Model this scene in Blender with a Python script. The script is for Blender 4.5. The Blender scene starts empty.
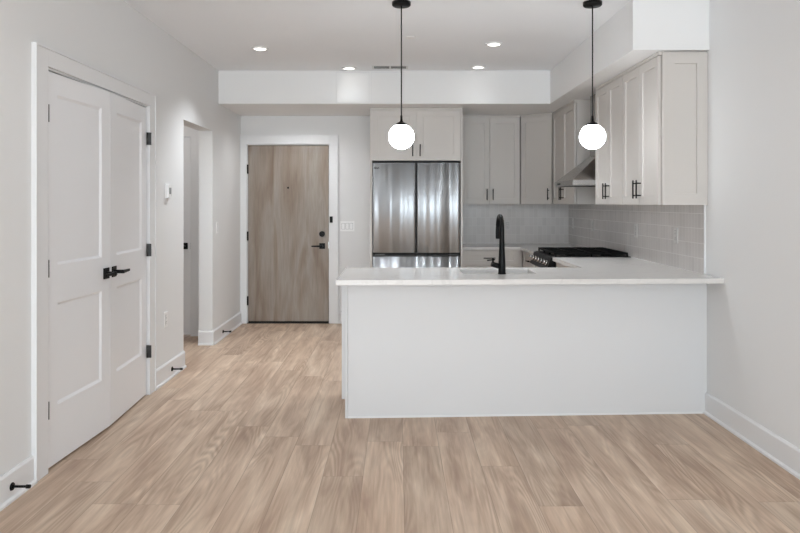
import bpy, bmesh, math, random
from mathutils import Vector, Matrix
R = math.radians
PI = math.pi
random.seed(3)
scene = bpy.context.scene
C = scene.collection

# ------------------------------------------------------------------ camera
FPX = 700.0
cd = bpy.data.cameras.new('camera')
cam = bpy.data.objects.new('camera', cd); C.objects.link(cam)
cd.sensor_width = 36.0
cd.lens = 36.0 * FPX / 800.0
cd.shift_x = 2.0 / 800.0
cd.shift_y = -(266.5 - 203.0) / 800.0
cd.clip_start = 0.05
cam.location = (0, 0, 1.385)
cam.rotation_euler = (R(90), 0, 0)
scene.camera = cam

# ------------------------------------------------------------------ world, daylight, exposure
w = bpy.data.worlds.new('world'); scene.world = w; w.use_nodes = True
w.node_tree.nodes['Background'].inputs[0].default_value = (0.85, 0.92, 1.0, 1)
w.node_tree.nodes['Background'].inputs[1].default_value = 1.0
scene.view_settings.view_transform = 'Standard'
scene.view_settings.look = 'None'
scene.view_settings.gamma = 1.0
scene.view_settings.use_curve_mapping = False
scene.view_settings.exposure = 0.0
REAR = -4.2
WINDOWS = [(-1.12, 1.12), (0.12, 1.12), (1.36, 1.12)]     # centre x, width
WZ0, WZ1 = 0.25, 2.55
for i, (cx, ww) in enumerate(WINDOWS):                     # daylight entering by the three windows behind the camera
    ld = bpy.data.lights.new('window_daylight', 'AREA')
    ld.shape = 'RECTANGLE'; ld.size = ww - .1; ld.size_y = WZ1 - WZ0 - .1
    ld.energy = 67; ld.color = (0.82, 0.93, 1.0)
    lo = bpy.data.objects.new('window_daylight', ld); C.objects.link(lo)
    lo.location = (cx, REAR - .03, (WZ0 + WZ1) / 2)
    lo.rotation_euler = (R(90), 0, 0)
sd = bpy.data.lights.new('bounce_sun', 'SUN'); sd.energy = 10; sd.angle = R(1.5); sd.color = (.93, .97, 1)   # unseen sunlight added so floor bounce behind the viewer lifts the ceiling
so = bpy.data.objects.new('bounce_sun', sd); C.objects.link(so); so.rotation_euler = (R(66), 0, 0)

for x in (-.9, 1.1):
    for y in (.6, 2.9):                                    # added fill spots without fixtures, overhead out of view
        ld = bpy.data.lights.new('living_room_fill', 'SPOT'); ld.energy = 11; ld.color = (.91, .96, 1)
        ld.spot_size = R(140); ld.spot_blend = .8; ld.shadow_soft_size = .06
        lo = bpy.data.objects.new('living_room_fill', ld); C.objects.link(lo); lo.location = (x, y, 2.7)
ld = bpy.data.lights.new('side_hall_fill', 'POINT'); ld.energy = 7; ld.shadow_soft_size = .1; ld.color = (1, .95, .90)  # added fill light hidden in the side hall, no fixture built
lo = bpy.data.objects.new('side_hall_fill', ld); C.objects.link(lo); lo.location = (-2.7, 6.3, 2.4)
ld = bpy.data.lights.new('entry_fill', 'SPOT'); ld.energy = 26; ld.color = (.96, .98, 1)  # added fill to brighten the entry wall, no fixture under the soffit
ld.spot_size = R(160); ld.spot_blend = .8; ld.shadow_soft_size = .06
lo = bpy.data.objects.new('entry_fill', ld); C.objects.link(lo); lo.location = (-1.1, 7.5, 2.37)

# ------------------------------------------------------------------ material helpers
def s2l(c):
    c = c / 255.0
    return c / 12.92 if c <= 0.04045 else ((c + 0.055) / 1.055) ** 2.4
def rgb(r, g, b): return (s2l(r), s2l(g), s2l(b), 1)

class NT:
    def __init__(s, name):
        s.m = bpy.data.materials.new(name); s.m.use_nodes = True
        s.t = s.m.node_tree; s.b = s.t.nodes['Principled BSDF']
    def n(s, typ, **kw):
        nd = s.t.nodes.new(typ)
        for k, v in kw.items(): setattr(nd, k, v)
        return nd
    def link(s, a, b): s.t.links.new(a, b)
    def put(s, sock, v):
        if hasattr(v, 'is_linked') or isinstance(v, bpy.types.NodeSocket): s.link(v, sock)
        else: sock.default_value = v
    def math(s, op, a, b=0.0, c=0.0):
        nd = s.n('ShaderNodeMath', operation=op)
        s.put(nd.inputs[0], a); s.put(nd.inputs[1], b); s.put(nd.inputs[2], c)
        return nd.outputs[0]
    def pos(s, mode='Object'):
        if mode == 'World':
            return s.n('ShaderNodeNewGeometry').outputs['Position']
        return s.n('ShaderNodeTexCoord').outputs['Object']
    def sep(s, v):
        nd = s.n('ShaderNodeSeparateXYZ'); s.link(v, nd.inputs[0]); return nd.outputs
    def comb(s, x, y, z):
        nd = s.n('ShaderNodeCombineXYZ')
        s.put(nd.inputs[0], x); s.put(nd.inputs[1], y); s.put(nd.inputs[2], z); return nd.outputs[0]
    def noise(s, v, scale=5, detail=2, rough=.5, dist=0):
        nd = s.n('ShaderNodeTexNoise'); s.link(v, nd.inputs['Vector'])
        nd.inputs['Scale'].default_value = scale; nd.inputs['Detail'].default_value = detail
        nd.inputs['Roughness'].default_value = rough; nd.inputs['Distortion'].default_value = dist
        return nd.outputs[0]
    def mix(s, f, a, b, blend='MIX'):
        nd = s.n('ShaderNodeMix', data_type='RGBA', blend_type=blend)
        s.put(nd.inputs[0], f); s.put(nd.inputs[6], a); s.put(nd.inputs[7], b)
        return nd.outputs[2]
    def ramp(s, f, stops):
        nd = s.n('ShaderNodeValToRGB'); s.link(f, nd.inputs[0])
        el = nd.color_ramp.elements
        while len(el) < len(stops): el.new(.5)
        for e, (p, c) in zip(el, stops): e.position = p; e.color = c
        return nd.outputs[0]
    def bump(s, h, strength=.2, dist=.002):
        nd = s.n('ShaderNodeBump'); s.link(h, nd.inputs['Height'])
        nd.inputs['Strength'].default_value = strength; nd.inputs['Distance'].default_value = dist
        s.link(nd.outputs[0], s.b.inputs['Normal'])

def simple(name, col, rough=.5, metal=0, var=.03, scale=6, bump=0, bscale=120, spec=.5):
    k = NT(name)
    p = k.pos()
    f = k.noise(p, scale, 3)
    c2 = tuple(min(1, x * (1 - var * 2)) for x in col[:3]) + (1,)
    k.link(k.mix(f, col, c2), k.b.inputs['Base Color'])
    k.b.inputs['Roughness'].default_value = rough
    k.b.inputs['Metallic'].default_value = metal
    k.b.inputs['Specular IOR Level'].default_value = spec
    if bump: k.bump(k.noise(p, bscale, 2), bump, .001)
    return k.m

M = {}
M['wall'] = simple('wall_paint', rgb(236, 236, 236), .75, var=.006, scale=2, bump=.15, bscale=260, spec=.3)
M['ceiling'] = simple('ceiling_paint', rgb(249, 251, 254), .85, var=.006, scale=2, spec=.2)
M['soffit'] = simple('soffit_paint', rgb(245, 245, 245), .75, var=.004, scale=2, spec=.3)
M['trim'] = simple('trim_paint', rgb(236, 236, 237), .35, var=.004)
M['door'] = simple('door_paint', rgb(243, 243, 245), .35, var=.004)
M['island'] = simple('island_panel_paint', rgb(224, 224, 225), .45, var=.004)
M['cabinet'] = simple('cabinet_paint', rgb(213, 208, 203), .42, var=.006, bump=.05, bscale=60)
M['cab_in'] = simple('cabinet_shadow_gap', rgb(120, 116, 112), .7)
M['black'] = simple('matte_black_metal', rgb(10, 10, 11), .4, var=.02, spec=.18)
M['black_plastic'] = simple('black_plastic', rgb(12, 12, 12), .4, spec=.25)
M['iron'] = simple('cast_iron', rgb(10, 10, 10), .6, spec=.15, bump=.2, bscale=200)
M['plastic'] = simple('white_plastic', rgb(250, 250, 250), .3, var=.003)
M['plate_grey'] = simple('light_grey_plate_plastic', rgb(216, 213, 210), .35, var=.003)
M['slot'] = simple('dark_slot', rgb(42, 42, 42), .7, spec=.2)
M['grey'] = simple('grey_plastic', rgb(150, 152, 152), .4)
M['hinge'] = simple('dark_hinge_metal', rgb(70, 70, 70), .35, metal=.8)
M['chrome'] = simple('polished_steel', rgb(190, 190, 190), .18, metal=1)
M['rubber'] = simple('door_sweep_rubber', rgb(20, 18, 16), .7)
M['vent'] = simple('vent_metal', rgb(224, 224, 224), .4)

def steel(name, col, rough, axis='z', aniso=0.0, wave=0.0):
    k = NT(name); p = k.pos(); x, y, z = k.sep(p)[:3]
    if axis == 'z': v = k.comb(k.math('MULTIPLY', x, 90), k.math('MULTIPLY', y, 90), k.math('MULTIPLY', z, 1.5))
    else: v = k.comb(k.math('MULTIPLY', x, 1.5), k.math('MULTIPLY', y, 1.5), k.math('MULTIPLY', z, 120))
    n = k.noise(v, 5, 3)
    k.b.inputs['Base Color'].default_value = col
    k.b.inputs['Metallic'].default_value = 1
    k.link(k.math('MULTIPLY_ADD', n, .12, rough - .06), k.b.inputs['Roughness'])
    if aniso:
        k.b.inputs['Anisotropic'].default_value = aniso
        tg = k.n('ShaderNodeCombineXYZ'); tg.inputs[2].default_value = 1
        k.link(tg.outputs[0], k.b.inputs['Tangent'])
        k.b.inputs['Anisotropic Rotation'].default_value = 0
    if wave:
        wv = k.noise(k.comb(k.math('MULTIPLY', x, 8), 0, k.math('MULTIPLY', z, .12)), 1, 0, .5)
        bp = k.n('ShaderNodeBump'); k.link(wv, bp.inputs['Height']); bp.inputs['Strength'].default_value = 1; bp.inputs['Distance'].default_value = wave
        k.link(bp.outputs[0], k.b.inputs['Normal'])
    else: k.bump(n, .08, .0006)
    return k.m
M['steel'] = steel('brushed_steel', rgb(196, 201, 206), .36, 'z', .93, .045)
M['hood_steel'] = steel('hood_steel', rgb(160, 157, 154), .22, 'x')
M['sink_steel'] = steel('sink_steel', rgb(205, 206, 208), .35, 'x')

def emis(name, col, st):
    k = NT(name); k.b.inputs['Base Color'].default_value = col
    k.b.inputs['Emission Color'].default_value = col; k.b.inputs['Emission Strength'].default_value = st
    return k.m
M['globe'] = emis('opal_globe_glass', (.91, .96, 1, 1), 17)
M['globe'].node_tree.nodes['Principled BSDF'].inputs['Roughness'].default_value = .12
M['led'] = emis('lit_led_diffuser', (1, .98, .94, 1), 5)

# floor : wood planks running towards the entry
def floor_mat():
    k = NT('oak_plank_floor'); p = k.pos('World'); x, y, z = k.sep(p)[:3]
    W, L = .205, 1.45
    u = k.math('DIVIDE', k.math('SUBTRACT', x, .028), W)
    row = k.math('FLOOR', u)
    wn = k.n('ShaderNodeTexWhiteNoise', noise_dimensions='1D'); k.link(row, wn.inputs['W'])
    v = k.math('ADD', k.math('DIVIDE', y, L), k.math('MULTIPLY', wn.outputs[0], 7.3))
    colm = k.math('FLOOR', v)
    wn2 = k.n('ShaderNodeTexWhiteNoise', noise_dimensions='2D'); k.link(k.comb(row, colm, 0), wn2.inputs['Vector'])
    rnd = wn2.outputs[0]; rc = k.sep(wn2.outputs[1])
    ox = k.math('MULTIPLY', rnd, 31.0); oy = k.math('MULTIPLY', rc[1], 17.0)
    # broad figure : contour lines of a stretched noise read as cathedral grain
    fig = k.noise(k.comb(k.math('MULTIPLY_ADD', x, 6.5, ox), k.math('MULTIPLY_ADD', y, .75, oy), ox), 1.0, 1.2, .4, .15)
    rings = k.math('MULTIPLY_ADD', k.math('SINE', k.math('MULTIPLY', fig, 105)), .5, .5)
    mask = k.noise(k.comb(k.math('MULTIPLY_ADD', x, 4, oy), k.math('MULTIPLY_ADD', y, .8, ox), 3), 1.0, 1)
    mask = k.math('MULTIPLY', k.math('SUBTRACT', mask, .41), 4)
    mk = k.n('ShaderNodeClamp'); k.link(mask, mk.inputs[0])
    fine = k.noise(k.comb(k.math('MULTIPLY_ADD', x, 95, ox), k.math('MULTIPLY_ADD', y, 3.2, oy), 0), 1.0, 4, .6)
    blot = k.noise(k.comb(k.math('MULTIPLY_ADD', x, 9, oy), k.math('MULTIPLY_ADD', y, 1.3, ox), 1), 1.0, 3, .55, .6)
    base = k.ramp(blot, [(.24, rgb(172, 146, 127)), (.45, rgb(198, 174, 153)), (.58, rgb(213, 191, 170)), (.75, rgb(230, 212, 192))])
    t1 = k.ramp(rc[0], [(0, (.92, .91, .90, 1)), (.35, (.98, .96, .95, 1)), (.7, (1.02, .995, .975, 1)), (1, (1.04, 1.035, 1.03, 1))])
    base = k.mix(1.0, base, t1, 'MULTIPLY')
    base = k.mix(k.math('MULTIPLY', k.math('MULTIPLY', rings, mk.outputs[0]), .38), base, rgb(140, 113, 92))
    ff = k.ramp(fine, [(.35, (.88, .87, .86, 1)), (.62, (1.04, 1.04, 1.04, 1))])
    base = k.mix(.8, base, ff, 'MULTIPLY')
    st = k.noise(k.comb(k.math('MULTIPLY_ADD', x, 24, oy), k.math('MULTIPLY_ADD', y, .8, ox), 5), 1.0, 3, .6, .4)
    st = k.ramp(st, [(.56, (0, 0, 0, 1)), (.68, (1, 1, 1, 1))])
    base = k.mix(k.math('MULTIPLY', st, .30), base, rgb(146, 117, 96))
    lt = k.noise(k.comb(k.math('MULTIPLY_ADD', x, 17, ox), k.math('MULTIPLY_ADD', y, .7, oy), 9), 1.0, 3, .6, .4)
    lt = k.ramp(lt, [(.55, (0, 0, 0, 1)), (.72, (1, 1, 1, 1))])
    base = k.mix(k.math('MULTIPLY', lt, .3), base, rgb(232, 214, 190))
    # knots
    vn = k.n('ShaderNodeTexVoronoi'); k.link(k.comb(k.math('MULTIPLY', x, 3.2), k.math('MULTIPLY', y, .95), 0), vn.inputs['Vector']); vn.inputs['Scale'].default_value = 1.0
    kn = k.ramp(vn.outputs['Distance'], [(.02, (1, 1, 1, 1)), (.085, (0, 0, 0, 1))])
    base = k.mix(k.math('MULTIPLY', kn, .45), base, rgb(120, 94, 76))
    # seams
    fu = k.math('FRACT', u); fv = k.math('FRACT', v)
    du = k.math('MULTIPLY', k.math('MINIMUM', fu, k.math('SUBTRACT', 1, fu)), W)
    dv = k.math('MULTIPLY', k.math('MINIMUM', fv, k.math('SUBTRACT', 1, fv)), L)
    d = k.math('MINIMUM', du, dv)
    seam = k.ramp(k.math('MULTIPLY', d, 100), [(.06, (1, 1, 1, 1)), (.22, (0, 0, 0, 1))])
    base = k.mix(k.math('MULTIPLY', seam, .45), base, rgb(112, 90, 74))
    k.link(base, k.b.inputs['Base Color'])
    k.link(k.math('MULTIPLY_ADD', fine, .12, .42), k.b.inputs['Roughness'])
    k.b.inputs['Specular IOR Level'].default_value = .35
    h = k.math('SUBTRACT', k.math('MULTIPLY', fine, .3), seam)
    k.bump(h, .25, .001)
    return k.m
M['floor'] = floor_mat()

def tile_mat():
    k = NT('stacked_wall_tile'); p = k.pos('World'); x, y, z = k.sep(p)[:3]
    a = k.math('ADD', x, y)
    TW, TH = .052, .100
    u = k.math('DIVIDE', a, TW); v = k.math('DIVIDE', k.math('SUBTRACT', z, .914), TH)
    fu = k.math('FRACT', u); fv = k.math('FRACT', v)
    du = k.math('MULTIPLY', k.math('MINIMUM', fu, k.math('SUBTRACT', 1, fu)), TW)
    dv = k.math('MULTIPLY', k.math('MINIMUM', fv, k.math('SUBTRACT', 1, fv)), TH)
    gu = k.ramp(k.math('MULTIPLY', du, 100), [(.07, (1, 1, 1, 1)), (.16, (0, 0, 0, 1))])
    gv = k.ramp(k.math('MULTIPLY', dv, 100), [(.10, (1, 1, 1, 1)), (.24, (0, 0, 0, 1))])
    g = k.math('MAXIMUM', gu, gv)
    wn = k.n('ShaderNodeTexWhiteNoise', noise_dimensions='2D'); k.link(k.comb(k.math('FLOOR', u), k.math('FLOOR', v), 0), wn.inputs['Vector'])
    t = k.ramp(wn.outputs[0], [(0, rgb(213, 208, 205)), (1, rgb(222, 217, 214))])
    k.link(k.mix(g, t, rgb(224, 221, 218)), k.b.inputs['Base Color'])
    k.link(k.math('MULTIPLY_ADD', g, .3, .25), k.b.inputs['Roughness'])
    wav = k.noise(k.comb(k.math('MULTIPLY', a, 1), 0, z), 22, 1)
    k.bump(k.math('ADD', k.math('MULTIPLY', g, -1), k.math('MULTIPLY', wav, .6)), .12, .0012)
    return k.m
M['tile'] = tile_mat()

def quartz():
    k = NT('white_quartz'); p = k.pos('World')
    n = k.noise(p, 1.6, 5, .6, 1.2)
    vein = k.ramp(k.math('ABSOLUTE', k.math('SUBTRACT', n, .5)), [(0, (1, 1, 1, 1)), (.02, (0, 0, 0, 1))])
    m2 = k.noise(p, 1.1, 2)
    f = k.math('MULTIPLY', k.math('MULTIPLY', vein, m2), .35)
    k.link(k.mix(f, rgb(224, 221, 218), rgb(180, 176, 172)), k.b.inputs['Base Color'])
    k.b.inputs['Roughness'].default_value = .2
    return k.m
M['quartz'] = quartz()

def veneer():
    k = NT('grey_brown_wood_veneer'); p = k.pos(); x, y, z = k.sep(p)[:3]
    a = k.noise(k.comb(k.math('MULTIPLY', x, 5), 0, k.math('MULTIPLY', z, .7)), 1, 3, .5, .8)
    b = k.noise(k.comb(k.math('MULTIPLY', x, 120), 0, k.math('MULTIPLY', z, 4)), 1, 4, .6)
    c = k.noise(k.comb(k.math('MULTIPLY', x, 22), 0, k.math('MULTIPLY', z, 2.2)), 1, 3, .6, 1.4)
    base = k.ramp(a, [(.30, rgb(126, 106, 90)), (.45, rgb(152, 138, 126)), (.6, rgb(163, 153, 143)), (.75, rgb(145, 128, 114))])
    base = k.mix(.7, base, k.ramp(b, [(.3, (.82, .81, .80, 1)), (.65, (1.05, 1.05, 1.05, 1))]), 'MULTIPLY')
    base = k.mix(.6, base, k.ramp(c, [(.35, (.84, .82, .80, 1)), (.6, (1.04, 1.04, 1.04, 1))]), 'MULTIPLY')
    k.link(base, k.b.inputs['Base Color']); k.b.inputs['Roughness'].default_value = .42
    k.bump(b, .1, .0005)
    return k.m
M['veneer'] = veneer()

# ------------------------------------------------------------------ mesh helpers
class MB:
    def __init__(s): s.bm = bmesh.new()
    def box(s, x0, y0, z0, x1, y1, z1, bev=0, seg=2):
        r = bmesh.ops.create_cube(s.bm, size=1)
        sc = (abs(x1 - x0), abs(y1 - y0), abs(z1 - z0)); c = ((x0 + x1) / 2, (y0 + y1) / 2, (z0 + z1) / 2)
        for v in r['verts']: v.co = Vector((v.co.x * sc[0] + c[0], v.co.y * sc[1] + c[1], v.co.z * sc[2] + c[2]))
        if bev:
            es = list({e for v in r['verts'] for e in v.link_edges})
            bmesh.ops.bevel(s.bm, geom=es, offset=bev, segments=seg, profile=.6, affect='EDGES')
        return s
    def quad(s, *pts):
        s.bm.faces.new([s.bm.verts.new(p) for p in pts]); return s
    def prism(s, poly, z0, z1):
        b = [s.bm.verts.new((x, y, z0)) for x, y in poly]; t = [s.bm.verts.new((x, y, z1)) for x, y in poly]
        n = len(poly)
        s.bm.faces.new(b[::-1]); s.bm.faces.new(t)
        for i in range(n): s.bm.faces.new([b[i], b[(i + 1) % n], t[(i + 1) % n], t[i]])
        return s
    def hexa(s, lo, hi):            # two quads of 3D points, lo below hi
        b = [s.bm.verts.new(p) for p in lo]; t = [s.bm.verts.new(p) for p in hi]
        s.bm.faces.new(b[::-1]); s.bm.faces.new(t)
        for i in range(4): s.bm.faces.new([b[i], b[(i + 1) % 4], t[(i + 1) % 4], t[i]])
        return s
    def cyl(s, p0, p1, r0, r1=None, n=20):
        if r1 is None: r1 = r0
        p0, p1 = Vector(p0), Vector(p1); d = p1 - p0
        q = d.to_track_quat('Z', 'Y').to_matrix().to_4x4()
        rr = bmesh.ops.create_cone(s.bm, cap_ends=True, segments=n, radius1=r0, radius2=r1, depth=d.length)
        m = Matrix.Translation((p0 + p1) / 2) @ q
        bmesh.ops.transform(s.bm, matrix=m, verts=rr['verts'])
        for f in {f for v in rr['verts'] for f in v.link_faces}:
            if len(f.verts) == 4: f.smooth = True
        return s
    def lathe(s, prof, n=32, c=(0, 0, 0), axis='z'):
        rings = []
        for r, z in prof:
            if r < 1e-6:
                rings.append([s.bm.verts.new((c[0], c[1], c[2] + z))])
            else:
                rings.append([s.bm.verts.new((c[0] + r * math.cos(2 * PI * i / n), c[1] + r * math.sin(2 * PI * i / n), c[2] + z)) for i in range(n)])
        for a, b in zip(rings, rings[1:]):
            for i in range(n):
                j = (i + 1) % n
                vs = ([a[0]] if len(a) == 1 else [a[i], a[j]]) + ([b[0]] if len(b) == 1 else [b[j], b[i]])
                if len(vs) > 2:
                    f = s.bm.faces.new(vs); f.smooth = True
        return s
    def tube(s, pts, rad, n=16):
        pts = [Vector(p) for p in pts]; rings = []
        if not isinstance(rad, (list, tuple)): rad = [rad] * len(pts)
        up = Vector((1, 0, 0))
        for i, p in enumerate(pts):
            t = (pts[min(i + 1, len(pts) - 1)] - pts[max(i - 1, 0)]).normalized()
            a = up - t * up.dot(t)
            if a.length < 1e-4: a = Vector((0, 1, 0)) - t * t.y
            a.normalize(); b = t.cross(a)
            rings.append([s.bm.verts.new(p + (a * math.cos(2 * PI * k / n) + b * math.sin(2 * PI * k / n)) * rad[i]) for k in range(n)])
        for a, b in zip(rings, rings[1:]):
            for i in range(n):
                f = s.bm.faces.new([a[i], a[(i + 1) % n], b[(i + 1) % n], b[i]]); f.smooth = True
        s.bm.faces.new(rings[0][::-1]); s.bm.faces.new(rings[-1])
        return s
    def build(s, name, mat, parent=None, loc=(0, 0, 0), rot=(0, 0, 0)):
        bmesh.ops.recalc_face_normals(s.bm, faces=s.bm.faces[:])
        me = bpy.data.meshes.new(name); s.bm.to_mesh(me); s.bm.free()
        me.materials.append(M[mat] if isinstance(mat, str) else mat)
        o = bpy.data.objects.new(name, me); C.objects.link(o)
        o.location = loc; o.rotation_euler = rot
        if parent: o.parent = parent
        return o

def tag(o, label, cat=None, group=None, kind=None):
    o['label'] = label
    if cat: o['category'] = cat
    if group: o['group'] = group
    if kind: o['kind'] = kind
    return o
def struct(o, label, cat): return tag(o, label, cat, kind='structure')
def thing(name, label, cat, loc=(0, 0, 0), rz=0, group=None):
    o = bpy.data.objects.new(name, None); C.objects.link(o); o.empty_display_size = .1
    o.location = loc; o.rotation_euler = (0, 0, rz)
    return tag(o, label, cat, group)
def copy_tree(o, parent=None):
    c = o.copy(); C.objects.link(c)
    if parent: c.parent = parent
    for ch in list(o.children): copy_tree(ch, c)
    return c

# ------------------------------------------------------------------ room measures
WL, WR = -1.81, 2.035
YE, YK = 8.055, 8.33            # entry wall, kitchen back wall
CH = 2.72
SOF = 2.386
NX = -.312                      # kitchen niche side
OP0, OP1, OPZ = 5.907, 6.83, 2.09
CL0, CL1, CLZ = 3.59, 5.045, 2.082

struct(MB().box(-3.6, REAR - .15, -.05, WR + .15, YK + .15, 0).build('floor', 'floor'), 'light oak plank floor running towards the entry door', 'floor')
struct(MB().box(-3.6, REAR - .15, CH, WR + .15, YK + .15, CH + .05).build('ceiling', 'ceiling'), 'smooth white ceiling with small round downlights', 'ceiling')
TH = .135
m = MB()
m.box(WL - TH, REAR, 0, WL, CL0, CH); m.box(WL - TH, CL0, CLZ, WL, CL1, CH); m.box(WL - TH, CL1, 0, WL, OP0, CH)
m.box(WL - TH, OP0, OPZ, WL, OP1, CH); m.box(WL - TH, OP1, 0, WL, YE, CH)
struct(m.build('wall_left', 'wall'), 'white left wall with closet doors and a plain opening to a side hall', 'wall')
struct(MB().box(WR, REAR, 0, WR + .12, YK, CH).build('wall_right', 'wall'), 'plain white right wall beside the peninsula', 'wall')
m = MB(); DX0, DX1, DZ = -1.742, -.785, 2.062
m.box(WL - TH, YE, 0, DX0, YE + .14, CH); m.box(DX0, YE, DZ, DX1, YE + .14, CH); m.box(DX1, YE, 0, NX, YE + .14, CH)
m.box(NX - .1, YE + .14, 0, NX, YK, CH)
struct(m.build('wall_entry', 'wall'), 'white wall around the wooden entry door', 'wall')
struct(MB().box(NX - .1, YK, 0, WR + .12, YK + .12, CH).build('wall_back', 'wall'), 'kitchen back wall behind the refrigerator and cabinets', 'wall')
struct(MB().box(DX0 - .1, YE + .3, 0, DX1 + .1, YE + .35, CH).build('wall_corridor', 'wall'), 'corridor wall outside the entry door', 'wall')
# rear wall with windows
m = MB(); xs = [WL - TH]
for cx, ww in WINDOWS: xs += [cx - ww / 2, cx + ww / 2]
xs.append(WR + .12)
for i in range(0, len(xs), 2): m.box(xs[i], REAR - .12, 0, xs[i + 1], REAR, CH)
for cx, ww in WINDOWS:
    m.box(cx - ww / 2, REAR - .12, 0, cx + ww / 2, REAR, WZ0); m.box(cx - ww / 2, REAR - .12, WZ1, cx + ww / 2, REAR, CH)
struct(m.build('wall_rear', 'wall'), 'white wall with three windows behind the viewer', 'wall')
for i, (cx, ww) in enumerate(WINDOWS):
    m = MB(); t = .05
    a, b = cx - ww / 2, cx + ww / 2
    m.box(a, REAR - .02, WZ0, a + t, REAR + .01, WZ1); m.box(b - t, REAR - .02, WZ0, b, REAR + .01, WZ1)
    m.box(a + t, REAR - .02, WZ0, b - t, REAR + .01, WZ0 + t); m.box(a + t, REAR - .02, WZ1 - t, b - t, REAR + .01, WZ1)
    m.box(a + t, REAR - .02, 1.42, b - t, REAR + .01, 1.47)
    struct(m.build('window_%d' % (i + 1), 'trim'), 'white framed sash window', 'window')
# closet interior and side hall
m = MB(); m.box(-2.62, CL0 - .2, 0, -2.6, CL1 + .2, CH); m.box(-2.6, CL0 - .22, 0, WL - TH, CL0 - .2, CH); m.box(-2.6, CL1 + .2, 0, WL - TH, CL1 + .22, CH)
struct(m.build('wall_closet', 'wall'), 'closet interior behind the double doors', 'wall')
HY = 7.29
m = MB(); HD1 = -2.165; HD0 = HD1 - .86
m.box(-3.5, HY, 0, HD0 - .01, HY + .12, CH); m.box(HD0 - .01, HY, 2.075, HD1 + .01, HY + .12, CH); m.box(HD1 + .01, HY, 0, WL - TH, HY + .12, CH)
m.box(-3.55, 5.3, 0, -3.5, HY + .12, CH); m.box(-3.5, 5.3, 0, WL - TH, 5.35, CH)
struct(m.build('wall_hall', 'wall'), 'side hall walls seen through the plain opening', 'wall')

# soffits
m = MB(); SY = 7.06; SX = 1.535; SN = 4.575
m.box(WL, SY, SOF, NX, YE, CH); m.box(NX, SY, SOF, WR, YK, CH)
m.box(SX, SN, SOF, WR, SY, CH)
struct(m.build('trim_1', 'soffit'), 'dropped white soffit above the kitchen cabinets and entry', 'soffit')

# backsplash tile
m = MB(); UB = 1.372
m.box(.681, YK - .008, .88, WR - .008, YK, UB + .02)
m.box(WR - .008, 4.64, .90, WR, YK, 1.56)
struct(m.build('trim_2', 'tile'), 'stacked glossy light grey backsplash tile', 'backsplash')
struct(MB().box(WR - .0095, 4.628, .9165, WR, 4.639, UB).build('trim_3', 'trim'), 'white metal edge strip ending the backsplash tile', 'trim')

# baseboards
def base_profile(m, x0, y0, x1, y1, nx, ny, h=.14):
    # wall runs from (x0,y0) to (x1,y1); normal (nx,ny) into the room
    def strip(t, z0, z1, t2=None):
        t2 = t if t2 is None else t2
        lo = [(x0, y0, z0), (x1, y1, z0), (x1 + nx * t, y1 + ny * t, z0), (x0 + nx * t, y0 + ny * t, z0)]
        hi = [(x0, y0, z1), (x1, y1, z1), (x1 + nx * t2, y1 + ny * t2, z1), (x0 + nx * t2, y0 + ny * t2, z1)]
        m.hexa(lo, hi)
    strip(.014, 0, h - .012); strip(.014, h - .012, h, .006)
    strip(.026, 0, .012); strip(.026, .012, .020, .016)
m = MB()
base_profile(m, WL, REAR + .02, WL, 3.462, 1, 0); base_profile(m, WL, 5.158, WL, OP0, 1, 0); base_profile(m, WL, OP1, WL, YE - .02, 1, 0)
base_profile(m, WL - TH, OP1, WL + .014, OP1, 0, -1); base_profile(m, WL - TH, OP0, WL, OP0, 0, 1)
struct(m.build('baseboard_left', 'trim'), 'tall white baseboard along the left wall', 'baseboard')
m = MB(); base_profile(m, WR, REAR + .02, WR, 4.61, -1, 0)
struct(m.build('baseboard_right', 'trim'), 'tall white baseboard along the right wall', 'baseboard')
m = MB(); base_profile(m, -.697, YE, NX - .001, YE, 0, -1)
struct(m.build('baseboard_entry', 'trim'), 'short white baseboard between entry door and refrigerator', 'baseboard')
m = MB(); base_profile(m, HD1 + .1, HY, WL - TH, HY, 0, -1)
struct(m.build('baseboard_hall', 'trim'), 'white baseboard in the side hall', 'baseboard')

# ------------------------------------------------------------------ panelled fronts
def panel_mesh(m, W, H, t, rects, rec=.008, slope=.006, x0=0, z0=0):
    """front at y=0 facing -y, body back to y=t; rects = recessed panels (x0,z0,x1,z1) stacked in z, same x-range"""
    rects = sorted(rects, key=lambda r: r[1])
    ax, bx = rects[0][0], rects[0][2]
    m.box(x0, 0, z0, x0 + ax, t, z0 + H); m.box(x0 + bx, 0, z0, x0 + W, t, z0 + H)
    zz = 0
    for r in rects:
        m.box(x0 + ax, 0, z0 + zz, x0 + bx, t, z0 + r[1]); zz = r[3]
    m.box(x0 + ax, 0, z0 + zz, x0 + bx, t, z0 + H)
    for r in rects:
        a, b, c, d = x0 + r[0], z0 + r[1], x0 + r[2], z0 + r[3]
        s_ = slope
        m.box(a, rec, b, c, t, d)
        o = [(a, 0, b), (c, 0, b), (c, 0, d), (a, 0, d)]
        i = [(a + s_, rec - .0002, b + s_), (c - s_, rec - .0002, b + s_), (c - s_, rec - .0002, d - s_), (a + s_, rec - .0002, d - s_)]
        for k in range(4):
            j = (k + 1) % 4
            m.quad(o[k], o[j], i[j], i[k])
    return m

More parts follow.
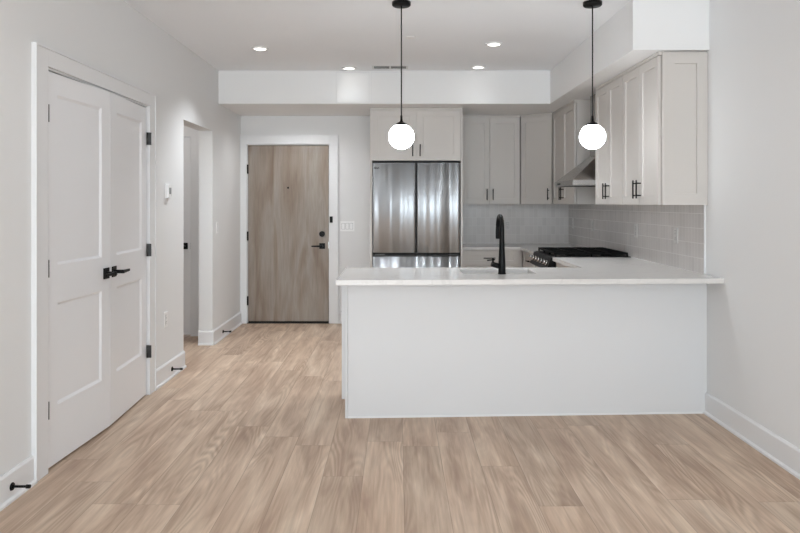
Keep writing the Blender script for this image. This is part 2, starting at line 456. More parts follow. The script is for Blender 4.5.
# ------------------------------------------------------------------ closet double doors
def lever(parent, x, z, dirx, deadbolt=False, scale=1.0):
    """square rosette at local (x,0,z) on a face looking -y; lever towards dirx"""
    h = MB().box(x - .033, -.009, z - .033, x + .033, 0, z + .033, .002).build('handle', 'black', parent)
    m = MB().cyl((x, -.009, z), (x, -.058, z), .0115)
    m.box(x - .011, -.068, z - .011, x + .011, -.05, z + .011, .003)
    m.hexa([(x, -.066, z - .010), (x + dirx * .118, -.063, z - .007), (x + dirx * .118, -.055, z - .007), (x, -.052, z - .010)],
           [(x, -.066, z + .010), (x + dirx * .118, -.063, z + .007), (x + dirx * .118, -.055, z + .007), (x, -.052, z + .010)])
    m.build('lever', 'black', h)
    return h
LW, LH = .713, 2.055
ang = 2.75
rects = [(.108, .305, LW - .108, .845), (.108, 1.045, LW - .108, 1.945)]
for i, nm in enumerate(('door_1', 'door_2')):
    m = panel_mesh(MB(), LW, LH, .035, rects, .010, .014, x0=0 if i == 0 else -LW)
    if i == 0:
        o = m.build(nm, 'door', None, (WL, CL0 + .012, .012), (0, 0, R(90 - ang)))
        struct(o, 'white two-panel closet door leaf nearest the viewer, slightly ajar', 'door')
        lever(o, LW - .055, .945, -1)
    else:
        o = m.build(nm, 'door', None, (WL, CL1 - .012, .012), (0, 0, R(90 + ang)))
        struct(o, 'white two-panel closet door leaf farther away, slightly ajar', 'door')
        lever(o, -LW + .055, .945, 1)
    for hz in (.26, .99, 1.79):
        if i == 0:
            hm = MB().cyl((-.003, -.009, hz), (-.003, -.009, hz + .09), .0085).box(-.012, -.003, hz, .010, -.0005, hz + .09)
        else:
            hm = MB().cyl((.002, -.008, hz), (.002, -.008, hz + .09), .007).box(-.001, -.036, hz, .001, -.008, hz + .09)
        hm.build('hinge', 'hinge', o)
# casing and jamb
m = MB(); CT = .02
m.box(WL, CL0 - .125, 0, WL + CT, CL0 - .005, CLZ + .09, .002); m.box(WL, CL1 + .005, 0, WL + CT, CL1 + .115, CLZ + .09, .002)
m.box(WL, CL0 - .005, CLZ + .003, WL + CT, CL1 + .005, CLZ + .09, .002)
m.box(WL, CL0 - .134, 0, WL + CT + .006, CL0 - .125, CLZ + .099); m.box(WL, CL1 + .115, 0, WL + CT + .006, CL1 + .124, CLZ + .099)
m.box(WL, CL0 - .125, CLZ + .09, WL + CT + .006, CL1 + .115, CLZ + .099)
m.box(WL - TH, CL0, 0, WL + .001, CL0 + .006, CLZ); m.box(WL - TH, CL1 - .006, 0, WL + .001, CL1, CLZ); m.box(WL - TH, CL0, CLZ - .006, WL + .001, CL1, CLZ)
struct(m.build('trim_4', 'trim'), 'white casing around the closet double doors', 'door casing')

# ------------------------------------------------------------------ entry door
EX0, EX1, EZ0, EZ1 = -1.728, -.799, .022, 2.05
o = MB().box(0, 0, 0, EX1 - EX0, .044, EZ1 - EZ0, .002).build('door_3', 'veneer', None, (EX0, YE + .012, EZ0))
struct(o, 'grey-brown flush wooden entry door with black hardware', 'entry door')
k_ = 1 / 86.9
h = MB().cyl((.853, 0, 1.006), (.853, -.02, 1.006), .034, .031, 28).cyl((.853, -.02, 1.006), (.853, -.026, 1.006), .016, .014).build('deadbolt', 'black', o)
lever(o, .855, .868, -1)
MB().cyl((.462, -.004, 1.538), (.462, 0, 1.538), .011).build('peephole', 'black', o)
for hz in (1.70, .93, .185):
    MB().cyl((-.006, -.008, hz), (-.006, -.008, hz + .105), .009).box(-.014, -.004, hz, .006, -.001, hz + .105).build('hinge', 'black', o)
MB().box(.002, .006, -.017, EX1 - EX0 - .002, .036, 0).build('door_sweep', 'rubber', o)
MB().box(EX1 - EX0 - .006, -.002, .84, EX1 - EX0 + .0005, .02, .92).build('latch_plate', 'chrome', o)
m = MB()
m.box(WL, YE - .02, 0, EX0 - .010, YE, DZ + .01 + .092, .002); m.box(EX1 + .010, YE - .02, 0, EX1 + .105, YE, DZ + .102, .002)
m.box(EX0 - .010, YE - .02, DZ, EX1 + .010, YE, DZ + .102, .002)
m.box(EX1 + .105, YE - .026, 0, EX1 + .112, YE, DZ + .109); m.box(WL, YE - .026, DZ + .102, EX1 + .105, YE, DZ + .109)
m.box(DX0, YE, 0, EX0 - .004, YE + .14, DZ); m.box(EX1 + .004, YE, 0, DX1, YE + .14, DZ); m.box(EX0 - .004, YE, EZ1 + .004, EX1 + .004, YE + .14, DZ)
struct(m.build('trim_5', 'trim'), 'white casing around the entry door', 'door casing')
struct(MB().box(EX0 - .004, YE - .01, 0, EX1 + .004, YE + .1, .006).build('trim_6', 'black'), 'dark threshold strip under the entry door', 'threshold')

# hall door
o = MB().box(0, 0, 0, HD1 - HD0, .035, 2.055, .002).build('door_4', 'door', None, (HD0, HY + .012, .012))
struct(o, 'white flush door in the side hall, seen through the plain opening', 'door')
lever(o, HD1 - HD0 - .06, .925, -1)
MB().box(HD1 - HD0 + .002, -.006, .89, HD1 - HD0 + .010, .01, .96).build('strike_plate', 'hinge', o)
m = MB(); m.box(HD1 + .010, HY - .018, 0, HD1 + .10, HY, 2.165); m.box(HD0 - .1, HY - .018, 0, HD0 - .010, HY, 2.165); m.box(HD0 - .010, HY - .018, 2.075, HD1 + .010, HY, 2.165)
m.box(HD0 - .1, HY - .022, 2.165, HD1 + .10, HY, 2.173)
struct(m.build('trim_7', 'trim'), 'white casing around the side hall door', 'door casing')

# ------------------------------------------------------------------ access panels in the soffit face
for (a, b, lab) in ((335.9, 369.3, 'square white access panel in soffit face, the left one under a downlight'), (371, 404, 'square white access panel in soffit face, the right one under the ceiling vent')):
    s_ = 99.15
    x0, x1 = (a - 398) / s_, (b - 398) / s_
    t = thing('access_panel', lab, 'access panel', (x0, SY, 2.391), 0, 'soffit access panels')
    m = MB(); ww = x1 - x0; hh = .315
    m.box(.006, -.0045, .006, ww - .006, -.001, hh - .006, .001); m.build('cover', 'soffit', t)
    f = MB(); f.box(0, -.003, 0, ww, 0, .005).box(0, -.003, hh - .005, ww, 0, hh).box(0, -.003, .005, .005, 0, hh - .005).box(ww - .005, -.003, .005, ww, 0, hh - .005)
    f.build('frame', 'trim', t)

# ------------------------------------------------------------------ cabinets
def bar_pull(parent, x, z, L=.13, horiz=False):
    m = MB()
    if horiz:
        m.cyl((x - L / 2, -.032, z), (x + L / 2, -.032, z), .0055, n=14)
        for s_ in (-1, 1): m.cyl((x + s_ * (L / 2 - .022), 0, z), (x + s_ * (L / 2 - .022), -.032, z), .0045, n=12)
    else:
        m.cyl((x, -.032, z - L / 2), (x, -.032, z + L / 2), .0055, n=14)
        for s_ in (-1, 1): m.cyl((x, 0, z + s_ * (L / 2 - .022)), (x, -.032, z + s_ * (L / 2 - .022)), .0045, n=12)
    return m.build('handle', 'black', parent)
def shaker(parent, x, z, W, H, pull=None, name='door', st=.060, L=.13):
    """shaker front as child of a cabinet whose front face is local y=0"""
    r = [(st, st, W - st, H - st)]
    d = panel_mesh(MB(), W, H, .019, r, .010, .0015).build(name, 'cabinet', parent, (x, 0, z))
    if pull:
        kind, px, pz = pull
        bar_pull(d, px, pz, L, kind == 'h')
    return d
def wall_cabinet(label, loc, rz, W, Z0, Z1, depth, doors, group='light greige wall cabinets', side_panel=None, name='wall_cabinet'):
    t = thing(name, label, 'cabinet', loc, rz, group)
    MB().box(0, .023, Z0, W, depth, Z1 - .002).build('body', 'cabinet', t)
    MB().box(0, .0, Z1 - .026, W, .023, Z1 - .002).build('top_rail', 'cabinet', t)
    g = .005; n = len(doors); wd = (W - g * (n + 1)) / n
    for i, side in enumerate(doors):
        px = wd - .032 if side == 'r' else .032
        shaker(t, g + i * (wd + g), Z0 + .002, wd, Z1 - Z0 - .032, ('v', px, .108))
    return t
GAP = .004
CB, CT_ = UB, SOF
# near pair on the right wall (local x runs towards the viewer)
YR0, YR1 = 4.612, 6.087
wA = (YR1 - YR0) / 2
for i, (y, lab) in enumerate(((YR1, 'tall two-door wall cabinet on right wall just in front of the range hood'), (YR1 - wA, 'tall two-door wall cabinet nearest the viewer, with framed end panel'))):
    t = wall_cabinet(lab, (1.715, y, 0), R(-90), wA - .001, CB, CT_, WR - 1.715 - .001, 'rl')
    if i == 1:
        e = panel_mesh(MB(), WR - 1.735 - .006, CT_ - CB - .012, .017, [(.078, .075, WR - 1.735 - .076, CT_ - CB - .012 - .072)], .010, .0015)
        e.build('end_panel', 'cabinet', t, (wA + .0165, .024, CB + .0), (0, 0, R(90)))
# far cabinet on the right wall, past the hood
t = wall_cabinet('two-door wall cabinet on right wall between hood and corner', (1.705, 7.705, 0), R(-90), .938, CB, CT_, WR - 1.705 - .001, 'rl')
# diagonal corner cabinet
t = thing('wall_cabinet', 'diagonal corner wall cabinet with a single door', 'cabinet', (1.395, 7.985, 0), math.atan2(7.72 - 7.985, 1.70 - 1.395), 'light greige wall cabinets')
dl = math.hypot(.305, .265)
inv = Matrix.Rotation(-t.rotation_euler[2], 4, 'Z') @ Matrix.Translation((-1.395, -7.985, 0))
pl = [inv @ Vector(p) for p in ((1.410, 8.006, 0), (1.722, 7.738, 0), (WR - .009, 7.738, 0), (WR - .009, YK - .009, 0), (1.410, YK - .009, 0))]
MB().prism([(p.x, p.y) for p in pl], CB, CT_ - .002).build('body', 'cabinet', t)
MB().box(.004, .0, CT_ - .026, dl - .004, .0195, CT_ - .002).build('top_rail', 'cabinet', t)
shaker(t, .006, CB + .002, dl - .012, CT_ - CB - .032, ('v', dl - .045, .108))
# back wall pair right of the refrigerator
t = wall_cabinet('two-door wall cabinet on back wall right of the refrigerator', (.700, 7.985, 0), 0, .694, CB, CT_, YK - 7.985 - .001, 'rl')

# refrigerator surround with the cabinet above
FY = 7.35
t = thing('refrigerator_cabinet', 'tall surround with a two-door cabinet above the steel refrigerator', 'cabinet', (-.293, FY, 0))
FW = .972
MB().box(0, .0, 0, .020, YK - FY - .001, SOF - .002).build('side_panel', 'cabinet', t)
MB().box(FW - .020, .0, 0, FW, YK - FY - .001, SOF - .002).build('side_panel', 'cabinet', t)
MB().box(.020, .021, 1.830, FW - .020, YK - FY - .001, SOF - .002).build('body', 'cabinet', t)
MB().box(.020, .0, SOF - .024, FW - .020, .020, SOF - .002).build('top_rail', 'cabinet', t)
dw = (FW - .040 - .012) / 2
for i in range(2):
    shaker(t, .023 + i * (dw + .006), 1.832, dw, SOF - .027 - 1.832, ('v', dw - .036 if i == 0 else .036, .105), st=.068, L=.125)

# ------------------------------------------------------------------ refrigerator
def curved_door(x0, x1, z0, z1, t, bulge, n=36, yb=0, soft=.012):
    """steel door, front slightly bowed towards -y with rolled vertical edges"""
    m = MB(); cols = []
    W = x1 - x0
    for i in range(n + 1):
        u = i / n
        x = x0 + W * u
        y = -bulge * (1 - (2 * u - 1) ** 2)
        e = min(u, 1 - u) * W
        if e < soft: y += (1 - math.sqrt(max(0, 1 - ((soft - e) / soft) ** 2))) * soft * .7
        cols.append((x, y + yb))
    fb = [m.bm.verts.new((x, y, z0)) for x, y in cols]; ft = [m.bm.verts.new((x, y, z1)) for x, y in cols]
    bb = [m.bm.verts.new((x, yb + t, z0)) for x, y in cols]; bt = [m.bm.verts.new((x, yb + t, z1)) for x, y in cols]
    for i in range(n):
        f = m.bm.faces.new([fb[i], fb[i + 1], ft[i + 1], ft[i]]); f.smooth = True
        m.bm.faces.new([bb[i + 1], bb[i], bt[i], bt[i + 1]])
        m.bm.faces.new([ft[i], ft[i + 1], bt[i + 1], bt[i]]); m.bm.faces.new([fb[i + 1], fb[i], bb[i], bb[i + 1]])
    m.bm.faces.new([fb[0], ft[0], bt[0], bb[0]]); m.bm.faces.new([fb[-1], bb[-1], bt[-1], ft[-1]])
    return m
RX0, RX1 = -.2705, .6565
t = thing('refrigerator', 'stainless steel french-door refrigerator with bottom freezer drawer', 'refrigerator', (RX0, 7.34, 0))
RW = RX1 - RX0
MB().box(.004, .075, .03, RW - .004, .90, 1.785).build('body', 'grey', t)
mid = RW / 2
dz0, dz1 = .865, 1.805
d1 = curved_door(.002, mid - .003, dz0, dz1, .062, .014).build('door', 'steel', t)
d2 = curved_door(mid + .003, RW - .002, dz0, dz1, .062, .014).build('door', 'steel', t)
# maker's mark, upper left of the left door: a small ringed face and two letters
m = MB(); lz = dz1 - .052; ly = -.0075
def ring(m, cx, cz, r, wd, a0=0, a1=360, n=20, y0=0, y1=0):
    for i in range(n):
        t0, t1 = R(a0 + (a1 - a0) * i / n), R(a0 + (a1 - a0) * (i + 1) / n)
        q = [(cx + rr * math.cos(tt), cz + rr * math.sin(tt)) for rr, tt in ((r, t0), (r, t1), (r - wd, t1), (r - wd, t0))]
        m.hexa([(a, y0, b) for a, b in q], [(a, y1, b) for a, b in q])
ring(m, .034, lz, .0115, .003, 0, 360, 24, ly, ly + .004)
m.box(.0325, ly, lz - .006, .0355, ly + .004, lz + .006); m.box(.0325, ly, lz - .006, .0395, ly + .004, lz - .0035)
m.box(.026, ly, lz + .001, .029, ly + .004, lz + .004)
m.box(.050, ly, lz - .010, .0535, ly + .004, lz + .010); m.box(.0535, ly, lz - .010, .0615, ly + .004, lz - .0065)
ring(m, .0745, lz, .010, .0035, 40, 330, 20, ly, ly + .004)
m.box(.0745, ly, lz - .0015, .0845, ly + .004, lz + .0015); m.box(.0815, ly, lz - .007, .0845, ly + .004, lz)
m.build('logo', 'slot', d1)
MB().box(mid - .0028, .004, dz0, mid + .0028, .07, dz1 - .002).build('centre_gasket', 'black_plastic', t)
MB().box(.004, .022, .812, RW - .004, .078, .864).build('handle_recess', 'black_plastic', t)
m = MB(); m.box(.006, -.004, .826, RW - .006, .006, .838, .003); m.box(.03, .002, .828, .13, .024, .848).box(RW - .13, .002, .828, RW - .03, .024, .848)
m.build('drawer_grip', 'hinge', t)
curved_door(.002, RW - .002, .09, .822, .062, .016, 48).build('freezer_drawer', 'steel', t)
MB().box(.02, .04, .02, RW - .02, .08, .085).build('kick_grille', 'black_plastic', t)
for (x, y) in ((.06, .12), (RW - .06, .12), (.06, .82), (RW - .06, .82)):
    MB().cyl((x, y, 0), (x, y, .032), .02).build('foot', 'black_plastic', t)
m = MB(); m.box(.0, .008, 1.8065, RW, .07, 1.817)
m.build('hinge_cover', 'black_plastic', t)

# ------------------------------------------------------------------ base cabinets
BT = .880
def base_cabinet(label, loc, rz, W, depth, fronts, kick=.105):
    t = thing('base_cabinet', label, 'cabinet', loc, rz, 'light greige base cabinets')
    MB().box(0, .020, kick, W, depth, BT_[0]).build('body', 'cabinet', t)
    MB().box(0, .080, 0, W, depth, kick).build('toe_kick', 'cabinet', t)
    for (x, z, w_, h_, pull, nm) in fronts: shaker(t, x, z, w_, h_, pull, nm, st=.05)
    return t
BT_ = [.866]
BCX = 1.372
w_ = BCX - .682
base_cabinet('base cabinet with a wide top drawer, right of refrigerator', (.682, 7.715, 0), 0, w_, YK - 7.715 - .001,
             [(.003, .700, w_ - .05, .160, ('h', (w_ - .05) / 2, .08), 'drawer'), (.003, .11, (w_ - .053) / 2, .585, ('v', (w_ - .053) / 2 - .035, .5), 'door'),
              (.006 + (w_ - .053) / 2, .11, (w_ - .053) / 2, .585, ('v', .035, .5), 'door')])
base_cabinet('base cabinet in the back corner beyond the range', (BCX, 8.32, 0), R(-90), 8.32 - 6.858, WR - BCX - .001,
             [(.64, .700, .815, .160, ('h', .41, .08), 'drawer'), (.64, .11, .405, .585, ('v', .37, .5), 'door'), (1.05, .11, .405, .585, ('v', .035, .5), 'door')])
BT_[0] = .882
base_cabinet('base cabinet between the range and the peninsula', (BCX, 6.07, 0), R(-90), 6.07 - 5.09, WR - BCX - .001,
             [(.003, .715, .45, .160, ('h', .225, .08), 'drawer'), (.003, .11, .45, .60, ('v', .41, .5), 'door')])
# peninsula : cabinets behind a finished panel
t = thing('kitchen_peninsula', 'white panelled peninsula base carrying the long white countertop', 'peninsula', (-.34, 4.505, 0))
def L(px, py): return (px + .34, py - 4.505)
yl, yr = 4.505, 4.607
xr = WR - .001
m = MB(); m.prism([L(-.322, yl + .0008), L(xr, yr + .0), L(xr, yr + .05), L(-.322, yl + .05)], 0, .882)
m.build('front_panel', 'island', t)
m = MB(); m.prism([L(-.340, yl - .003), L(-.324, yl - .0022), L(-.324, yl + .05), L(-.340, yl + .05)], 0, .882)
m.build('corner_post', 'island', t)
m = MB(); m.prism([L(-.322, yl - .0045), L(xr - .028, yr - .0045), L(xr - .028, yr - .0012), L(-.322, yl + .0003)], 0, .012)
m.build('shoe_strip', 'trim', t)
m = MB(); m.box(-.366 + .34, 4.5575 - 4.505, .108, -.30 + .34, 5.085 - 4.505, .882); m.box(-.30 + .34, 4.66 - 4.505, .108, .40 + .34, 5.085 - 4.505, .882); m.box(.951 + .34, 4.668 - 4.505, .108, WR - .002 + .34, 5.085 - 4.505, .882)
m.box(.40 + .34, 4.66 - 4.505, .108, .951 + .34, 5.085 - 4.505, .64)
m.box(.40 + .34, 5.02 - 4.505, .64, .951 + .34, 5.085 - 4.505, .882)
m.build('cabinet_body', 'island', t)
m = MB(); m.box(-.338 + .34, 4.66 - 4.505, 0, WR - .002 + .34, 5.02 - 4.505, .108); m.build('toe_kick', 'island', t)

# ------------------------------------------------------------------ countertops
CZ0, CZ1 = .8835, .914
SX0, SX1, SY0, SY1 = .430, .925, 4.675, 4.975
m = MB(); xl = -.377; xr = WR - .001; wx = WR - .009
m.prism([(xl, 4.268), (xr, 4.362), (xr, 4.626), (wx, 4.626), (wx, SY0), (xl, SY0)], CZ0, CZ1)
m.prism([(xl, SY0), (SX0, SY0), (SX0, SY1), (xl, SY1)], CZ0, CZ1)
m.prism([(SX1, SY0), (wx, SY0), (wx, SY1), (SX1, SY1)], CZ0, CZ1)
m.prism([(xl, SY1), (wx, SY1), (wx, 5.11), (xl, 5.11)], CZ0, CZ1)
m.prism([(1.342, 5.11), (wx, 5.11), (wx, 6.078), (1.342, 6.078)], CZ0, CZ1)
tag(m.build('countertop', 'quartz'), 'long white quartz countertop on the peninsula, with sink cutout', 'countertop')
m = MB(); CB0, CB1 = .8675, .899
m.prism([(.681, 7.69), (1.342, 7.69), (wx, 7.69), (wx, YK - .009), (.681, YK - .009)], CB0, CB1)
m.prism([(1.342, 6.856), (wx, 6.856), (wx, 7.69), (1.342, 7.69)], CB0, CB1)
tag(m.build('countertop', 'quartz'), 'white quartz countertop in the back corner behind the range', 'countertop')

# sink
t = thing('sink', 'undermount stainless steel sink set in the peninsula countertop', 'sink', (SX0, SY0, 0))
W_, D_ = SX1 - SX0, SY1 - SY0
m = MB(); zt, zb = .8825, .68; q = .004
m.box(-.018, -.018, zt - .003, 0, D_ + .018, zt); m.box(W_, -.018, zt - .003, W_ + .018, D_ + .018, zt); m.box(0, -.018, zt - .003, W_, 0, zt); m.box(0, D_, zt - .003, W_, D_ + .018, zt)
m.box(-q, -q, zb, 0, D_ + q, zt); m.box(W_, -q, zb, W_ + q, D_ + q, zt); m.box(0, -q, zb, W_, 0, zt); m.box(0, D_, zb, W_, D_ + q, zt)
m.box(0, 0, zb - .004, W_, D_, zb)
m.build('basin', 'sink_steel', t)
MB().cyl((W_ / 2, D_ * .6, zb), (W_ / 2, D_ * .6, zb + .004), .045, .04, 28).build('drain', 'chrome', t)

# faucet (stands between sink and viewer, spout over the basin)
t = thing('faucet', 'tall matte black gooseneck kitchen faucet with a pull-down spray head', 'faucet', (.689, 4.640, CZ1 + .0003))
m = MB().lathe([(0, 0), (.027, 0), (.027, .006), (.0245, .01), (.024, .06), (.0195, .15), (.0165, .24), (.0160, .30)], 28)
m.build('base', 'black', t)
pts = [(0, 0, .285)] + [(-.004 * (1 - math.cos(R(a))) / 2, .075 - .075 * math.cos(R(a)), .307 + .075 * math.sin(R(a))) for a in range(0, 181, 12)] + [(-.004, .15, .29)]
MB().tube(pts, .0155).build('spout', 'black', t)
MB().lathe([(0, .226), (.014, .226), (.0170, .232), (.0175, .27), (.0158, .308), (0, .309)], 24, (-.004, .15, 0)).build('spray_head', 'black', t)
h = MB().cyl((0, 0, .045), (-.070, -.010, .068), .0175, .0165).build('handle', 'black', t)
MB().cyl((-.060, -.01, .070), (-.062, -.012, .107), .006).cyl((-.100, -.016, .092), (-.046, -.008, .096), .0045).build('lever', 'black', h)

# ------------------------------------------------------------------ range
RY0, RY1 = 6.083, 6.850
t = thing('gas_range', 'slide-in stainless gas range with black cast iron grates', 'range', (1.335, RY1, 0), R(-90))
RWd = RY1 - RY0; RD = WR - .010 - 1.335
MB().box(0, .035, .06, RWd, RD, .905).build('body', 'hinge', t)
MB().box(.0, .01, .905, RWd, RD, .919, .003).build('cooktop', 'black_plastic', t)
MB().hexa([(0, -.045, .800), (RWd, -.045, .800), (RWd, .034, .800), (0, .034, .800)], [(0, -.004, .912), (RWd, -.004, .912), (RWd, .034, .912), (0, .034, .912)]).build('control_panel', 'black_plastic', t)
for i in range(6):
    x = .075 + i * (RWd - .15) / 5
    p = Vector((x, -.025, .858)); nrm = Vector((0, -.112, .041)).normalized()
    m = MB().cyl(p, p + nrm * .012, .026, .024).cyl(p + nrm * .012, p + nrm * .038, .020, .0185)
    kb = m.build('knob', 'chrome', t)
    MB().cyl(p + nrm * .0381, p + nrm * .040, .014, .014).build('knob_cap', 'hinge', kb)
od = MB().box(.004, .0, .21, RWd - .004, .034, .785, .004).build('oven_door', 'hood_steel', t)
MB().box(.12, -.002, .33, RWd - .12, .002, .64).build('oven_window', 'black_plastic', od)
m = MB().cyl((.05, -.055, .745), (RWd - .05, -.055, .745), .012)
for x in (.09, RWd - .09): m.cyl((x, 0, .745), (x, -.055, .745), .009)
m.build('oven_handle', 'chrome', od)
MB().box(.004, .004, .07, RWd - .004, .034, .20, .003).build('storage_drawer', 'hood_steel', t)
MB().box(.03, .08, 0, RWd - .03, RD - .02, .06).build('plinth', 'black_plastic', t)
for gi in range(3):
    gx0 = .012 + gi * (RWd - .024) / 3; gx1 = gx0 + (RWd - .024) / 3 - .004
    gy0, gy1 = .035, RD - .02
    m = MB(); b = .010; z0, z1 = .935, .953
    for xx in (gx0, gx1 - b * 1.1): m.box(xx, gy0, z0, xx + b * 1.1, gy1, z1, .002)
    for yy in (gy0, gy1 - b, (gy0 + gy1) / 2 - b / 2): m.box(gx0, yy, z0, gx1, yy + b, z1, .002)
    cxm = (gx0 + gx1) / 2
    m.box(cxm - b / 2, gy0, z0, cxm + b / 2, gy1, z1, .002)
    for q_ in (.25, .75):
        cy = gy0 + (gy1 - gy0) * q_
        m.box(gx0, cy - b / 2, z0, gx1, cy + b / 2, z1, .002)
    for xx in (gx0, gx1 - .012):
        for yy in (gy0, gy1 - .012, (gy0 + gy1) / 2 - .006): m.box(xx, yy, .919, xx + .012, yy + .012, z0)
    m.build('grate', 'iron', t)
for bx_ in (.14, RWd / 2, RWd - .14):
    for q_ in (.25, .75):
        cy = .035 + (RD - .055) * q_
        MB().cyl((bx_, cy, .919), (bx_, cy, .928), .045, .042, 24).cyl((bx_, cy, .928), (bx_, cy, .934), .03, .028, 24).build('burner', 'iron', t)

# ------------------------------------------------------------------ range hood
t = thing('range_hood', 'stainless steel pyramid range hood on the right wall', 'range hood', (1.52, 6.765, 0), R(-90))
HW = 6.765 - 6.09; HD_ = WR - 1.52 - .009
m = MB()
zb_, zt_ = 1.540, 1.586
m.box(0, 0, zb_, HW, .012, zt_); m.box(0, .012, zb_, .012, HD_, zt_); m.box(HW - .012, .012, zb_, HW, HD_, zt_); m.box(.012, HD_ - .012, zb_, HW - .012, HD_, zt_)
m.build('lip', 'hood_steel', t)
MB().hexa([(0, 0, zt_), (HW, 0, zt_), (HW, HD_, zt_), (0, HD_, zt_)], [(HW / 2 - .14, .28, 1.82), (HW / 2 + .14, .28, 1.82), (HW / 2 + .14, HD_, 1.82), (HW / 2 - .14, HD_, 1.82)]).build('canopy', 'hood_steel', t)
MB().box(HW / 2 - .138, .282, 1.82, HW / 2 + .138, HD_, SOF - .002).build('chimney', 'hood_steel', t)
m = MB(); m.box(.014, .014, zb_ + .01, HW - .014, HD_ - .014, zb_ + .02); m.build('filter', 'hinge', t)
m = MB()
for i in range(4): m.cyl((.10 + i * .03, -.003, zb_ + .022), (.10 + i * .03, 0, zb_ + .022), .008)
m.build('button', 'black_plastic', t)

# ------------------------------------------------------------------ pendants
def pendant(x, y, label, zc=1.826):
    t = thing('pendant_lamp', label, 'pendant lamp', (x, y, CH), 0, 'black cord globe pendants')
    MB().lathe([(0, -.0005), (.062, -.0005), (.062, -.022), (.056, -.028), (0, -.028)], 36).build('canopy', 'black', t)
    MB().cyl((0, 0, -.028), (0, 0, zc - CH + .135), .0042, n=12).build('cord', 'black', t)
    m = MB(); zz = zc - CH
    m.cyl((0, 0, zz + .10), (0, 0, zz + .14), .0085, .0075).lathe([(0, .102), (.012, .102), (.014, .098), (.034, .087), (.043, .077), (.043, .070), (0, .070)], 28, (0, 0, zz))
    m.build('socket_cap', 'black', t)
    r = .085; prof = [(r * math.cos(R(a)), r * math.sin(R(a))) for a in range(-90, 91, 6)]; prof[0] = (0, -r); prof[-1] = (0, r)
    MB().lathe(prof, 48, (0, 0, zz)).build('globe_shade', 'globe', t)
    return t
pendant(.0225, 4.65, 'lit white globe pendant on black cord in front of refrigerator')
pendant(1.292, 4.65, 'lit white globe pendant on black cord in front of range hood')

# ------------------------------------------------------------------ downlights
for (x, y, lab) in ((-1.189, 6.03, 'small round ceiling downlight farthest left, near the left wall'), (-.482, 6.905, 'small round ceiling downlight just in front of the left access panel'),
                    (.803, 5.86, 'small round ceiling downlight, the nearer of the two right of the first pendant'), (.785, 6.855, 'small round ceiling downlight near the soffit, above the wall cabinets')):
    t = thing('ceiling_downlight', lab, 'downlight', (x, y, CH), 0, 'round ceiling downlights')
    MB().lathe([(.050, -.0005), (.072, -.0005), (.072, -.006), (.066, -.012), (.052, -.012), (.050, -.008), (.050, -.0005)], 36).build('trim_ring', 'plastic', t)
    MB().lathe([(0, -.0095), (.050, -.0095), (.050, -.004), (0, -.004)], 32).build('diffuser', 'led', t)
    ld = bpy.data.lights.new('downlight_beam', 'SPOT'); ld.energy = 112 if y < 6.5 else 2.4; ld.color = (.91, .96, 1); ld.spot_size = R(118); ld.spot_blend = 1; ld.shadow_soft_size = .045
    lo = bpy.data.objects.new('downlight_beam', ld); C.objects.link(lo); lo.parent = t; lo.location = (0, 0, -.02)

# ceiling vent, sprinkler cap
t = thing('ceiling_vent', 'white double-slot linear air vent in ceiling beside the soffit', 'vent', (-.255, 6.80, CH))
vw, vd = .355, .16
m = MB(); m.box(0, 0, -.003, vw, .022, -.0003); m.box(0, vd - .022, -.006, vw, vd, -.0003); m.box(0, .022, -.006, .02, vd - .022, -.0003); m.box(vw - .02, .022, -.006, vw, vd - .022, -.0003); m.box(vw / 2 - .008, .022, -.006, vw / 2 + .008, vd - .022, -.0003)
m.build('frame', 'vent', t)
MB().box(.02, .022, -.002, vw - .02, vd - .022, -.0003).build('duct_opening', 'slot', t)
m = MB()
for i in range(5): m.box(.02, .036 + i * .022, -.003, vw - .02, .038 + i * .022, -.0022)
m.build('louvre', 'vent', t)
m = MB().lathe([(0, -.0003), (.042, -.0003), (.042, -.006), (.038, -.008), (0, -.008)], 32)
tag(m.build('sprinkler_cover', 'plastic', None, (.105, 5.63, CH)), 'small round white sprinkler cover on the ceiling right of the pendant cord', 'sprinkler cover')

# ------------------------------------------------------------------ switches, outlets, thermostat
def plate(kind, label, loc, rz, gangs=1, group=None):
    t = thing('light_switch' if kind == 'switch' else 'wall_outlet', label, kind, loc, rz, group)
    W2 = .035 + .023 * (gangs - 1); pm = 'plate_grey' if group else 'plastic'
    MB().box(-W2, -.006, -.058, W2, -.0003, .058, .0015).build('plate', pm, t)
    for g in range(gangs):
        cx = (g - (gangs - 1) / 2) * .046
        MB().box(cx - .0190, -.0064, -.0355, cx + .0190, -.0058, .0355).build('insert_gap', 'grey', t)
        if kind == 'switch':
            MB().box(cx - .0165, -.0085, -.033, cx + .0165, -.006, .033, .001).build('rocker', 'plastic', t)
        else:
            f = MB().box(cx - .0165, -.0075, -.033, cx + .0165, -.006, .033, .001).build('receptacle', pm, t)
            m = MB()
            for sz in (-.018, .014):
                m.box(cx - .007, -.0080, sz - .004, cx - .005, -.0074, sz + .005); m.box(cx + .005, -.0080, sz - .004, cx + .007, -.0074, sz + .005)
                m.cyl((cx, -.0080, sz - .009), (cx, -.0074, sz - .009), .002, n=10)
            m.build('slots', 'slot', f)
    return t
plate('switch', 'white three-gang rocker switch right of the entry door', ((347.3 - 398) / 86.9, YE, 1.118), 0, 3)
plate('switch', 'white single rocker switch on left wall past the hall opening', (WL, 7.0, 1.14), R(90), 1)
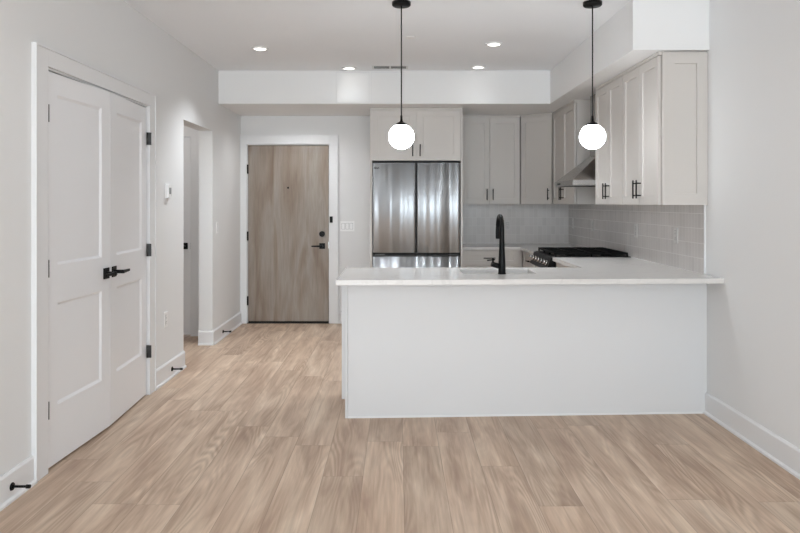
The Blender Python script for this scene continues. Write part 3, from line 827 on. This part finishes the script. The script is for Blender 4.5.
plate('outlet', 'low white outlet on left wall below the thermostat', (WL, 5.45, .478), R(90), 1)
plate('outlet', 'white outlet on back tile wall behind the faucet', (1.30, YK - .008, 1.12), 0, 1, 'backsplash outlets')
for y, lab in ((8.09, 'white outlet on right tile wall, farthest, by the back corner'), (7.27, 'white outlet on right tile wall behind the far end of the range'),
               (5.96, 'white outlet on right tile wall, second nearest, in front of range'), (5.10, 'white outlet on right tile wall nearest the viewer')):
    plate('outlet', lab, (WR - .008, y, 1.15), R(-90), 1, 'backsplash outlets')
t = thing('thermostat', 'small white thermostat with dark display on the left wall', 'thermostat', (WL, 5.475, 1.475), R(90))
MB().box(-.045, -.008, -.060, .045, -.0003, .060, .003).build('back_plate', 'plastic', t)
MB().box(-.040, -.028, -.052, .028, -.008, .055, .003).build('housing', 'plastic', t)
MB().box(-.022, -.0295, -.02, .022, -.028, .03).build('display', 'grey', t)
MB().box(.0285, -.024, -.032, .044, -.0085, .032, .002).build('sensor', 'black_plastic', t)
t = thing('door_sensor', 'small black contact sensor on the entry door casing', 'sensor', ((331.4 - 398) / 86.9, YE - .020, 1.195), 0)
MB().box(-.017, -.014, -.036, .017, -.0003, .036, .003).build('housing', 'black_plastic', t)
MB().box(-.010, -.0155, -.02, .010, -.014, .02, .001).build('cover', 'black', t)

# door stops on the baseboards
def door_stop(x, y, label):
    t = thing('door_stop', label, 'door stop', (x, y, .067), 0, 'black baseboard door stops')
    MB().cyl((.0003, 0, 0), (.006, 0, 0), .019, .017, 24).cyl((.006, 0, 0), (.012, 0, 0), .009, .007).build('flange', 'black', t)
    MB().cyl((.010, 0, 0), (.070, 0, 0), .0058, n=14).build('rod', 'black', t)
    MB().cyl((.068, 0, 0), (.086, 0, 0), .0095, .0088, 16).build('tip', 'black_plastic', t)
door_stop(WL + .014, 3.255, 'black baseboard door stop nearest the viewer, left of the closet')
door_stop(WL + .014, 5.56, 'black baseboard door stop between the closet and hall opening')
door_stop(WL + .014, 7.18, 'black baseboard door stop near the entry door')
